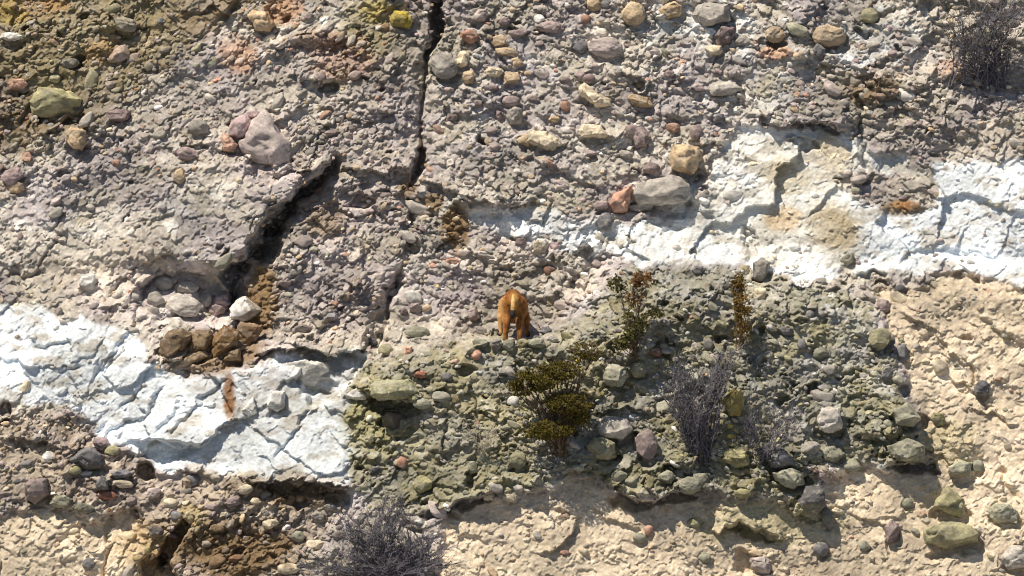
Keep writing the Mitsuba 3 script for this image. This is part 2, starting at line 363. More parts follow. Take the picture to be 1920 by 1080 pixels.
# loose or plainly separate boulders
B = [
    (104, 192, 104, 64, 4, OLIVE, 1.15, 'a', 'rounded lichen green boulder standing out of the brown face at the upper left'),
    (128, 120, 46, 24, -4, SLATE, 1.0, 'a', 'dark wedge of stone above the lichen green boulder at the upper left'),
    (32, 160, 36, 26, 5, SALMON, 1.0, 'a', 'salmon red stone at the left edge beside the lichen green boulder'),
    (143, 260, 48, 42, 20, TAN, 1.0, 'a', 'tan stone with a rusty right side below the lichen green boulder'),
    (500, 262, 112, 106, 12, PINK, 1.15, 't', 'large pale pink triangular boulder set above the black fissure'),
    (448, 238, 36, 56, 22, MAUVE, 1.45, 'r', 'upper mauve stone of the split pair against the left of the large triangular boulder'),
    (430, 268, 34, 40, 12, SALMON, 1.15, 'a', 'lower pale pink stone of the split pair left of the large triangular boulder'),
    (490, 40, 56, 42, 6, TAN, 1.15, 'a', 'rounded tan boulder beside the orange stain at the top left'),
    (752, 38, 46, 38, 8, YELLOW, 0.85, 'a', 'boulder topped with yellow lichen left of the upright crack at the top'),
    (834, 122, 54, 52, 20, GREY, 0.75, 'r', 'grey boulder wedged at the right side of the upright crack'),
    (882, 69, 38, 28, 4, RED, 1.2, 'a', 'red brown angular stone right of the top of the upright crack'),
    (1135, 88, 64, 40, 8, PINK, 1.05, 'r', 'large smooth pinkish grey cobble at the top centre beside a dark one'),
    (1089, 89, 29, 26, 10, SLATE, 1.1, 'r', 'small slate dark cobble touching the left end of the large smooth pinkish grey cobble'),
    (1188, 26, 44, 44, 25, TAN, 1.1, 'r', 'round tan boulder at the top centre right with a dark underside'),
    (1338, 28, 76, 50, -6, GREY, 1.0, 'a', 'large grey tan boulder at the top edge right of centre'),
    (1360, 69, 38, 46, 15, MAUVE, 0.5, 'a', 'dark purple boulder directly below the large grey tan one at the top edge'),
    (1117, 183, 80, 32, 33, CREAM, 1.05, 'a', 'long cream stone lying aslant in the upper centre'),
    (1200, 190, 48, 25, 18, TAN, 0.75, 'a', 'flat brown stone to the right of the long slanting cream stone'),
    (1021, 264, 68, 34, 20, CREAM, 0.95, 'a', 'angular cream stone with faceted sides below the upper centre'),
    (1114, 248, 60, 28, 8, CREAM, 1.05, 'a', 'elongated cream stone with a shaded underside, right of the faceted cream stone'),
    (1203, 260, 34, 44, 10, MAUVE, 0.75, 't', 'dark mauve pointed stone left of the big tan boulder'),
    (1287, 300, 68, 62, 5, TAN, 1.05, 'a', 'big tan boulder at the left end of the white band on the right'),
    (1235, 362, 134, 70, -6, GREY, 0.95, 'a', 'wide grey boulder above the white band right of centre'),
    (1163, 378, 46, 46, 12, SALMON, 1.0, 'a', 'pink tan stone leaning on the left end of the wide grey boulder'),
    (1135, 417, 29, 35, 10, SLATE, 1.3, 'r', 'slate blue cobble below the pink tan stone at the white band'),
    (1097, 470, 36, 30, 15, SLATE, 1.0, 'a', 'dark stone with a pale left flank at the lower edge of the pale slab'),
    (1011, 464, 29, 29, 5, CREAM, 0.8, 'a', 'small cream topped stone standing out above the animal to its right'),
    (167, 528, 40, 36, 5, WHITE, 0.8, 'a', 'pale angular stone alone on the tan slope at the left'),
    (343, 574, 66, 42, 4, GREY, 1.3, 'r', 'light grey cracked boulder, the biggest of the row in the alcove'),
    (307, 532, 35, 26, 4, GREY, 1.05, 'r', 'grey boulder at the upper left of the row in the alcove'),
    (350, 540, 46, 26, 4, GREY, 0.95, 'r', 'flat grey boulder lying above the light grey cracked boulder'),
    (293, 562, 35, 30, 4, GREY, 0.85, 'r', 'grey boulder at the left of the light grey cracked boulder'),
    (388, 560, 28, 32, 4, GREY, 1.0, 'r', 'narrow grey boulder touching the right end of the light grey cracked boulder'),
    (418, 565, 40, 34, -5, MAUVE, 0.9, 'a', 'mauve grey boulder just left of the white stone'),
    (460, 582, 58, 52, 10, WHITE, 1.08, 't', 'bright white pointed stone resting on brown rocks'),
    (335, 650, 62, 70, 20, BROWN, 0.8, 'a', 'dark brown boulder, leftmost of the brown group on the white slab'),
    (378, 636, 54, 46, -10, BROWN, 1.1, 'a', 'brown boulder between the leftmost dark brown one and the ones under the white stone'),
    (425, 643, 46, 68, 15, BROWN, 1.3, 'a', 'tall brown boulder below the bright white stone'),
    (468, 632, 50, 40, -15, BROWN, 1.4, 'a', 'rightmost brown boulder under the bright white stone'),
    (366, 672, 46, 30, -12, TAN, 0.6, 'a', 'tan brown stone at the foot of the leftmost brown boulders'),
    (437, 672, 42, 28, -5, TAN, 0.7, 'a', 'small tan brown stone under the tall brown boulder'),
    (520, 750, 42, 46, 5, WHITE, 0.75, 'a', 'pale prism shaped rock jutting out of the shaded white slab'),
    (165, 854, 66, 50, 8, SLATE, 0.95, 'a', 'big dark slate boulder in the cobble bed at the lower left'),
    (73, 913, 50, 54, -8, MAUVE, 0.6, 'a', 'dark mauve boulder at the lower left edge of the cobble bed'),
    (196, 903, 30, 30, 0, SLATE, 1.0, 't', 'dark pointed stone below the big dark slate boulder'),
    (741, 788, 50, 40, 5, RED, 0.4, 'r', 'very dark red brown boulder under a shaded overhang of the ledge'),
    (765, 658, 23, 29, 10, SALMON, 1.1, 'a', 'small salmon stone standing upright on the ledge left of the animal'),
    (725, 655, 30, 25, 0, OLIVE, 0.9, 'r', 'olive rounded stone just left of the small upright salmon stone'),
    (1210, 828, 42, 56, -10, MAUVE, 0.75, 'r', 'mauve brown upright boulder right of the dark green juniper'),
    (1131, 837, 60, 42, 28, OLIVE, 0.9, 'a', 'olive wedge of rock below the juniper'),
    (1427, 508, 35, 50, 20, GREY, 0.5, 'a', 'dark grey upright boulder in the notch of the white band'),
    (1648, 632, 42, 40, 15, OLIVE, 0.85, 'r', 'olive boulder at the right rim of the ledge'),
    (1375, 750, 46, 52, 5, YELLOW, 0.75, 'a', 'boulder yellowed by lichen between the two bare shrubs'),
    (1383, 855, 54, 38, 5, OLIVE, 1.0, 'a', 'olive yellow boulder below the small bare shrub'),
    (1457, 857, 56, 48, 10, SLATE, 1.3, 'a', 'dark grey green boulder under the small bare shrub'),
    (1473, 897, 70, 38, 10, GREEN, 1.05, 'a', 'flat grey green boulder above the black green hanging boulder'),
    (1520, 934, 48, 60, 25, SLATE, 0.75, 'r', 'black green boulder hanging at the lower rim of the ledge'),
    (1550, 968, 22, 42, -12, SLATE, 1.0, 'r', 'narrow dark stone hanging at the lower right of the black green boulder'),
    (1702, 770, 62, 58, 5, GREEN, 1.0, 'a', 'blocky grey green boulder forming the right end of the ledge'),
    (1698, 845, 76, 60, 8, GREEN, 0.9, 'a', 'big grey green boulder at the lower right corner of the ledge with a deep shadow'),
    (1775, 938, 74, 62, 5, OLIVE, 1.05, 't', 'olive grey triangular boulder on the buff face at the lower right'),
    (1782, 1000, 114, 60, 5, OLIVE, 0.95, 'a', 'wide olive boulder below the triangular one at the lower right'),
    (1667, 985, 30, 58, 3, MAUVE, 0.8, 'a', 'narrow dark upright stone left of the wide olive boulder'),
    (1840, 726, 30, 36, 15, SLATE, 1.1, 'a', 'dark slate stone on the buff face near the right edge'),
    (1797, 875, 50, 38, 5, GREEN, 1.3, 'a', 'light grey green stone above the triangular boulder at the lower right'),
    (1816, 148, 26, 20, 5, SLATE, 1.2, 'r', 'dark grey cobble below the dark shrub in the upper right corner'),
    (1557, 68, 68, 44, 5, TAN, 0.85, 'a', 'large tan grey boulder at the top right beside pale rock'),
]
# stones plainly set in the conglomerate
C = [(20, 70, 44, 18, 0, WHITE, 1, 'a'), (230, 45, 56, 30, 10, GREY, .8, 'a'), (222, 218, 52, 26, -8, MAUVE, .6, 'a'), (50, 297, 24, 22, 0, SALMON, .9, 'a'), (218, 306, 18, 15, 0, SALMON, .9, 'a'), (22, 330, 42, 36, 0, MAUVE, .9, 'r'),
     (30, 352, 36, 30, 0, TAN, .9, 'a'), (371, 238, 36, 29, 0, GREY, .65, 'r'), (352, 290, 46, 28, 8, MAUVE, .9, 'a'), (338, 332, 26, 28, 20, TAN, .9, 'a'), (603, 143, 16, 18, 0, MAUVE, .7, 'r'), (722, 51, 18, 17, 0, RED, 1, 'a'),
     (937, 77, 33, 24, -5, TAN, .95, 'a'), (971, 63, 36, 16, 0, MAUVE, .6, 'a'), (1035, 53, 54, 26, 8, MAUVE, .95, 'a'), (946, 41, 26, 18, 0, MAUVE, .7, 'a'), (902, 30, 32, 26, 0, PINK, 1, 'a'), (1011, 36, 20, 16, 0, WHITE, 1, 'r'),
     (1098, 37, 18, 18, 0, RED, 1, 'r'), (1115, 9, 32, 26, 10, TAN, .9, 'r'), (1137, 8, 20, 18, 0, SLATE, 1, 'r'), (1258, 22, 48, 38, -8, TAN, 1, 'a'), (928, 136, 37, 23, -5, CREAM, .9, 'a'), (961, 147, 34, 26, 0, TAN, .85, 'a'),
     (950, 98, 46, 17, 8, TAN, .85, 'a'), (969, 117, 26, 17, 0, TAN, .95, 'a'), (880, 145, 28, 28, 0, TAN, 1, 'a'), (868, 113, 26, 34, 10, CREAM, 1, 'a'), (958, 190, 35, 20, 0, MAUVE, .85, 'r'), (967, 218, 35, 34, -5, GREY, .75, 'a'),
     (935, 218, 18, 24, 0, MAUVE, .7, 'a'), (848, 222, 26, 17, 0, MAUVE, .55, 'a'), (985, 265, 32, 26, 20, TAN, .8, 'a'), (1185, 247, 30, 27, 0, MAUVE, .8, 'r'), (1223, 317, 35, 22, 0, MAUVE, .65, 'a'), (1265, 240, 29, 21, 0, SALMON, .85, 'a'),
     (1104, 148, 25, 18, 0, MAUVE, .9, 'r'), (1394, 78, 34, 24, 0, GREY, .7, 'a'), (1340, 95, 35, 23, 8, CREAM, .9, 'a'), (1454, 66, 40, 34, 0, TAN, .8, 'a'), (1632, 30, 32, 28, 0, OLIVE, .9, 'r'), (1537, 97, 26, 28, -10, SLATE, 1.4, 'a'),
     (1362, 168, 64, 30, 0, GREY, 1.15, 'a'), (1377, 172, 25, 22, 0, SLATE, 1.2, 'a'), (1348, 223, 26, 22, 0, SLATE, 1.5, 'a'), (1305, 248, 25, 29, 0, MAUVE, .9, 'r'), (1255, 140, 22, 16, 0, MAUVE, .7, 'a'), (1230, 100, 24, 18, 10, PINK, .9, 'a'),
     (252, 557, 20, 16, 0, GREY, 1, 'r'), (287, 582, 24, 18, 0, GREY, 1, 'r'), (508, 516, 21, 13, -10, TAN, 1, 'r'), (622, 593, 28, 16, 0, SLATE, 2.2, 'a'), (570, 617, 37, 21, 0, MAUVE, .55, 'a'), (535, 530, 26, 18, 0, MAUVE, .8, 'a'),
     (855, 411, 15, 11, 0, CREAM, .9, 'r'), (1128, 385, 31, 20, 0, MAUVE, 1, 'a'), (978, 453, 22, 18, 0, MAUVE, .7, 'a'), (1030, 508, 23, 18, 0, RED, .7, 'r'), (851, 490, 31, 13, 0, SALMON, .9, 'a'), (783, 622, 48, 22, 0, GREEN, .8, 'r'),
     (789, 697, 27, 16, 0, RED, 1.4, 'a'), (894, 662, 19, 18, 0, SALMON, 1, 'r'), (837, 702, 24, 18, 0, SLATE, 1.5, 'a'), (887, 590, 27, 26, -10, MAUVE, .9, 'a'), (1025, 619, 25, 16, -10, SLATE, 1, 'a'), (1008, 634, 20, 14, 20, SLATE, 1, 'a'),
     (800, 577, 18, 14, 0, TAN, 1.1, 'r'), (780, 577, 26, 22, 0, MAUVE, .9, 'a'), (758, 585, 18, 18, 0, MAUVE, .5, 'a'), (1226, 658, 30, 20, 8, SALMON, .7, 'a'), (1310, 508, 26, 18, 0, SLATE, .8, 'a'), (1590, 487, 30, 22, -30, GREEN, .9, 'a'),
     (1687, 540, 20, 15, 10, SLATE, 1, 'r'), (1424, 552, 26, 32, 10, CREAM, 1, 'a'), (1518, 588, 18, 16, 0, SLATE, .9, 'r'), (1472, 618, 32, 17, 15, SLATE, 1, 'a'), (1502, 644, 18, 22, 0, SLATE, 1.2, 'r'), (1537, 660, 31, 22, -20, GREEN, .6, 'r'),
     (1688, 662, 25, 38, 8, SLATE, 1.5, 'r'), (1662, 698, 25, 30, 10, SLATE, 1.4, 'a'), (1408, 672, 20, 17, 0, SLATE, .8, 'r'), (1328, 643, 20, 22, 0, SLATE, .9, 'r'), (213, 843, 28, 22, 0, OLIVE, 1, 'r'), (193, 827, 34, 22, 0, MAUVE, .9, 'a'),
     (95, 853, 25, 20, 10, WHITE, 1, 'r'), (143, 877, 25, 21, 0, OLIVE, .9, 'r'), (232, 903, 40, 16, 3, CREAM, .9, 'r'), (165, 884, 26, 14, 0, WHITE, .9, 'a'), (122, 935, 46, 25, -5, GREEN, .9, 'a'), (164, 948, 38, 22, 10, GREEN, .6, 'a'),
     (207, 925, 48, 24, 8, RED, .9, 'a'), (290, 920, 34, 22, -15, PINK, 1, 'a'), (322, 938, 30, 18, -8, CREAM, .9, 'r'), (462, 912, 30, 18, -10, CREAM, .95, 'r'), (358, 965, 26, 24, 0, CREAM, .85, 'a'), (510, 977, 35, 19, -15, CREAM, 1, 'a'),
     (389, 1014, 20, 13, 5, WHITE, 1, 'r'), (542, 1060, 40, 22, 0, CREAM, .9, 'r'), (170, 1052, 24, 24, 0, SLATE, 1, 'r'), (295, 990, 32, 26, 5, SLATE, 1, 'a'), (333, 962, 22, 18, 0, SLATE, 2.2, 'r'), (365, 895, 28, 22, 0, SLATE, 1.2, 'r'),
     (360, 900, 30, 22, 0, TAN, .8, 'a'), (400, 945, 26, 16, 0, MAUVE, .8, 'a'), (440, 935, 32, 20, -20, MAUVE, .8, 'a'), (500, 925, 22, 18, 0, GREY, .7, 'r'), (565, 930, 20, 16, 0, CREAM, .8, 'r'), (620, 945, 28, 14, 0, GREY, .9, 'a'),
     (480, 935, 18, 14, 0, CREAM, .9, 'r'), (600, 965, 30, 24, 0, GREY, .9, 'a'), (230, 885, 44, 18, -5, SLATE, 1.6, 'a'), (250, 935, 24, 16, 0, MAUVE, .6, 'a'), (560, 1000, 26, 20, 0, GREEN, .9, 'r'), (410, 985, 30, 18, 0, BROWN, 1.4, 'a'),
     (668, 738, 44, 28, 0, WHITE, .9, 'a'), (469, 762, 30, 40, 0, WHITE, .85, 'a'), (575, 698, 108, 54, 0, WHITE, .68, 'a'), (1200, 391, 56, 24, 0, GREY, 1.1, 'a'), (476, 215, 30, 15, -5, MAUVE, 1.2, 'a'), (792, 752, 32, 20, 0, GREEN, 1, 'r'), (885, 872, 26, 26, 0, GREEN, .9, 'a'), (793, 902, 36, 32, 0, OLIVE, 1.1, 'r'), (755, 863, 20, 22, 0, RED, 1.3, 'r'), (707, 875, 26, 18, 0, SLATE, 1, 'a'),
     (1153, 797, 78, 46, 3, GREY, 1.35, 'a'), (971, 858, 32, 32, 15, OLIVE, .65, 'r'), (1158, 887, 32, 22, 0, GREEN, 1, 'r'), (1215, 990, 19, 21, 0, SALMON, .8, 'r'), (1198, 1002, 25, 18, 8, GREEN, .9, 'r'), (957, 928, 28, 17, 5, CREAM, .8, 'a'),
     (918, 925, 24, 20, 0, CREAM, .9, 'a'), (1060, 1030, 22, 12, 0, SALMON, .6, 'a'), (1758, 784, 32, 29, 5, OLIVE, .8, 'a'), (1832, 872, 24, 24, 0, GREEN, .9, 'r'), (1537, 1025, 29, 25, 5, SLATE, 1.2, 'r'), (1617, 1020, 23, 21, 0, GREEN, .8, 'r'),
     (1557, 785, 48, 52, 0, GREY, 1.4, 'a'), (1425, 1055, 48, 34, 30, PINK, .9, 'a'), (1817, 1030, 26, 14, 0, GREEN, 1.1, 'r'), (1880, 960, 60, 40, 15, GREEN, 1.3, 'a'), (1900, 1040, 60, 50, 0, GREY, 1.3, 'a'), (1700, 940, 22, 20, 0, GREEN, .8, 'r'),
     (1560, 848, 44, 32, 0, GREEN, .9, 'a'), (1595, 870, 36, 24, 0, GREEN, 1, 'r'), (1290, 905, 46, 32, 0, GREEN, .8, 'r'), (1310, 895, 34, 26, 0, GREEN, .7, 'r'), (1250, 890, 36, 26, 0, GREEN, .9, 'a'), (1390, 920, 30, 18, 0, OLIVE, .9, 'r'),
     (1300, 975, 26, 17, 0, OLIVE, .9, 'r'), (1320, 1040, 24, 18, 0, GREEN, .8, 'r'), (1655, 575, 26, 30, 5, MAUVE, .9, 'a'), (700, 640, 24, 18, 0, SLATE, 1, 'a'), (1150, 700, 60, 44, 0, GREEN, 1.2, 'a'), (1195, 690, 34, 30, 0, OLIVE, 1, 'a'),
     (735, 726, 92, 40, 0, GREEN, 1.1, 'a'), (660, 240, 18, 12, 0, MAUVE, .6, 'a'), (925, 165, 24, 13, 8, MAUVE, .7, 'a'), (1000, 185, 26, 14, 10, MAUVE, .7, 'a'), (1060, 150, 24, 14, 5, MAUVE, .6, 'a'),
     (1160, 135, 24, 16, 15, GREY, 1, 'a'), (897, 195, 22, 16, 8, MAUVE, .6, 'a'), (1060, 200, 20, 20, 0, RED, 1, 'r'), (1040, 225, 22, 16, 0, TAN, .9, 'a'), (1175, 290, 30, 16, 10, GREY, .8, 'a'), (1310, 165, 30, 16, 10, PINK, .9, 'a'),
     (905, 640, 34, 20, 5, GREEN, 1.0, 'a'), (932, 641, 26, 22, -8, GREY, 0.8, 'a'), (956, 644, 30, 22, 10, GREEN, 0.8, 'a'), (981, 641, 26, 20, -6, OLIVE, 1.0, 'a'), (1006, 639, 34, 22, 6, GREEN, 1.15, 'a'), (1034, 633, 28, 18, 0, GREY, .8, 'a')]
for (x, y, w, h) in [q[:4] for q in B] + [q[:4] for q in C if q[2] * q[3] > 420]:     # the softer matrix has weathered back under each big stone
    pit(x + 0.10 * w, y + 0.42 * h, 0.50 * w, 0.30 * h, 0.30 * min(w, h) * S)

r3 = np.random.default_rng(31)
for _ in range(420):                  # hollows where the matrix has fallen out
    x, y, u = r3.uniform(-40, 1960), r3.uniform(-40, 1120), r3.random()
    ix, iy = int((x - gx[0]) / STEP), int((y - gy[0]) / STEP)
    if u > 0.45 + 0.55 * w_terr[iy, ix] - 0.4 * w_buff[iy, ix] - 0.4 * w_white[iy, ix] - 0.3 * w_slab[iy, ix] or (900 < x < 1030 and 520 < y < 660):
        continue
    rx = 6 + r3.pareto(2.5) * 6
    pit(x, y, min(rx, 26), min(rx, 26) * r3.uniform(0.35, 0.7), min(0.09 + 0.006 * rx, 0.24), -25 if x < 760 else 14)

# pebbles that are part of the weathered face: thousands of low clasts
dens = np.clip(1.0 - 0.5 * w_pale - 0.85 * w_white - 0.6 * w_buff - 0.35 * w_slab, 0.1, 1) * (0.35 + 0.65 * np.clip(patch, 0, 1))
N = 24000
px, py = rng.uniform(gx[0] + 20, gx[-1] - 20, N), rng.uniform(gy[0] + 20, gy[-1] - 20, N)
rad = 2.4 + rng.pareto(3.0, N) * 1.5
rad = np.minimum(rad, 9)
keep = rng.random(N)
for i in range(N):
    ix, iy = int((px[i] - gx[0]) / STEP), int((py[i] - gy[0]) / STEP)
    if keep[i] > dens[iy, ix]:
        continue
    r = rad[i]
    k = int(r * 1.5 / STEP) + 1
    sl = (slice(max(iy - k, 0), iy + k + 1), slice(max(ix - k, 0), ix + k + 1))
    ang = (-0.5 if px[i] < 760 else 0.25) + rng.normal(0, 0.4)
    c, s = math.cos(ang), math.sin(ang)
    dx, dy = GX[sl] - px[i], GY[sl] - py[i]
    u, v = (dx * c + dy * s) / (r * rng.uniform(1.0, 1.6)), (-dx * s + dy * c) / (r * rng.uniform(0.6, 0.95))
    q = 1 - u * u - v * v
    on = q > 0
    prot = r * S * rng.uniform(0.6, 1.4)
    if rng.random() < 0.07:          # an empty socket
        H[sl] -= 1.1 * prot * np.clip(q * 1.6, 0, 1)
        continue
    top = np.median(H[sl]) - 0.15 * prot + prot * np.minimum(np.sqrt(np.clip(q, 0, 1)) * 1.25, 1.0) + rng.normal(0, 0.25) * dx * S + rng.normal(0.15, 0.25) * dy * S
    H[sl] = np.where(on, np.maximum(H[sl], top), H[sl])
    tone[sl] += on * rng.normal(0, 0.16)
    hue[sl] += on * rng.normal(0, 0.22)
H += 0.035 * (nz(8, 8, 61, 2) - 0.5) + 0.02 * (nz(4.2, 4.2, 62, 1) - 0.5)
Hs = ndi.gaussian_filter(H, 6)
Hp = ndi.percentile_filter(H[::2, ::2], 60, size=5).repeat(2, 0).repeat(2, 1)[:NY, :NX]


def world(x, y, out=0.0):
    """the point of the face at survey position (x, y), moved out towards the viewer"""
    ix, iy = int(round((x - gx[0]) / STEP)), int(round((y - gy[0]) / STEP))
    return np.array([(x - 960) * S, -Hp[iy, ix] - out, (540 - y) * S])


V = np.stack([(GX - 960) * S, -H, (540 - GY) * S], -1).reshape(-1, 3)
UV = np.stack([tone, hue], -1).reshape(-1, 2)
ids = np.arange(NY * NX).reshape(NY, NX)
i0, i1, i2, i3 = ids[:-1, :-1].ravel(), ids[:-1, 1:].ravel(), ids[1:, :-1].ravel(), ids[1:, 1:].ravel()
FA = np.concatenate([np.c_[i0, i2, i1], np.c_[i1, i2, i3]])


def zone_part(key, zone, label=None, kind=None):
    """the faces of the face of rock whose first corner lies in the zone"""
    f = FA[zone.ravel()[FA[:, 0]]]
    use, inv = np.unique(f, return_inverse=True)
    m = trimesh.Trimesh(V[use], inv.reshape(f.shape), process=False)
    scene[key] = mikit.ply(m, 'cliff_rock', smooth=True, uv=UV[use])
    if label:
        labels[key] = {'label': label}


mid_x = GX < 730
z_wl, z_wr = m_white & mid_x, m_white & ~mid_x
z_bl, z_br = m_buff & mid_x & ~m_white, m_buff & ~mid_x & ~m_white
z_te = m_terr
rest = ~(z_wl | z_wr | z_bl | z_br | z_te)
zone_part('cliff', rest)
labels['cliff'] = {'label': 'rugged mauve grey conglomerate cliff face studded with stones, filling the whole view', 'category': 'cliff', 'kind': 'structure'}
zone_part('cliff__limestone_band', z_wl, 'bright white limestone slab at the lower left, cut by slanting joints')
zone_part('cliff__limestone_band_001', z_wr, 'sunlit white limestone band running to the right edge above the ledge')
zone_part('cliff__sandstone_face', z_bl, 'buff sandstone in the bottom left corner')
zone_part('cliff__sandstone_face_001', z_br, 'pinkish buff sandstone face at the lower right')
zone_part('cliff__ledge', z_te, 'lichen greened grey ledge of cobbles that the animal stands on')

# the cliff beyond the frame, coarser
ox, oy = np.linspace(-5000, 7000, 241), np.linspace(-3500, 4500, 161)
OX, OY = np.meshgrid(ox, oy)
inx, iny = np.clip(OX, gx[0], gx[-1]), np.clip(OY, gy[0], gy[-1])
oh = ndi.map_coordinates(ndi.gaussian_filter(H, 25), [(iny - gy[0]) / STEP, (inx - gx[0]) / STEP], order=1, mode='nearest')
oh += 0.24 * (OY - iny) * S + 1.6 * (meshkit.fbm(np.stack([OX / 300, OY / 220, OX * 0], -1), 4, 5) - 0.5) * np.clip(np.hypot(OX - inx, OY - iny) / 300, 0, 1) - 0.06
hole = (OX > gx[0] + 20) & (OX < gx[-1] - 20) & (OY > gy[0] + 20) & (OY < gy[-1] - 20)
oid = np.arange(OX.size).reshape(OX.shape)
of = np.concatenate([np.c_[oid[:-1, :-1].ravel(), oid[1:, :-1].ravel(), oid[:-1, 1:].ravel()], np.c_[oid[:-1, 1:].ravel(), oid[1:, :-1].ravel(), oid[1:, 1:].ravel()]])
of = of[~hole.ravel()[of].all(1)]
ouv = np.stack([0.4 * meshkit.fbm(np.stack([OX / 400, OY / 200, OX * 0], -1), 3, 9) - 0.2, 0.8 * np.clip((OY - 500) / 400, -0.2, 1)], -1).reshape(-1, 2)
scene['cliff__outer_face'] = mikit.ply(trimesh.Trimesh(np.stack([(OX - 960) * S, -oh, (540 - OY) * S], -1).reshape(-1, 3), of, process=False), 'cliff_rock', smooth=True, uv=ouv)

# ------------------------------------------------------------------ stones
def stone_shape(r, sub, planes=11, lump=0.10, lo=0.58, hi=0.98, tri=False):
    """a broken or rounded stone of unit size: a ball cut by random planes, then roughened"""
    m = trimesh.creation.icosphere(subdivisions=sub)
    v = np.array(m.vertices)
    for _ in range(planes):
        n = r.normal(size=3)
        n /= np.linalg.norm(n)
        d = r.uniform(lo, hi)
        e = v @ n - d
        v = v - np.outer(np.maximum(e, 0), n) * 0.92
    if tri:   # narrows upwards
        v[:, 0] *= np.interp(v[:, 2], [-1, 1], [1.25, 0.42])
    if sub >= 2:
        v *= 1 + lump * (meshkit.fbm(v * 2.1 + r.uniform(0, 50, 3), 3, 3)[:, None] - 0.5) * 2
    if sub >= 3:
        v *= 1 + 0.05 * (meshkit.fbm(v * 7 + 9, 2, 4)[:, None] - 0.5) * 2
    ext = np.abs(v).max(0)
    if sub >= 4:
        v *= 1 + 0.05 * (meshkit.fbm(v * 5 + r.uniform(0, 9, 3), 4, 6)[:, None] - 0.5) * 2
    v /= ext
    f = np.array(m.faces)
    fc = v[f].mean(1)
    f = f[fc[:, 1] < 0.45]          # the buried back is left open
    use, inv = np.unique(f, return_inverse=True)
    return v[use], inv.reshape(f.shape)


HERO = []       # ellipses that scattered stones keep clear of
count = {}


def numbered(key):
    count[key] = count.get(key, -1) + 1
    return key if count[key] == 0 else f'{key}_{count[key]:03d}'


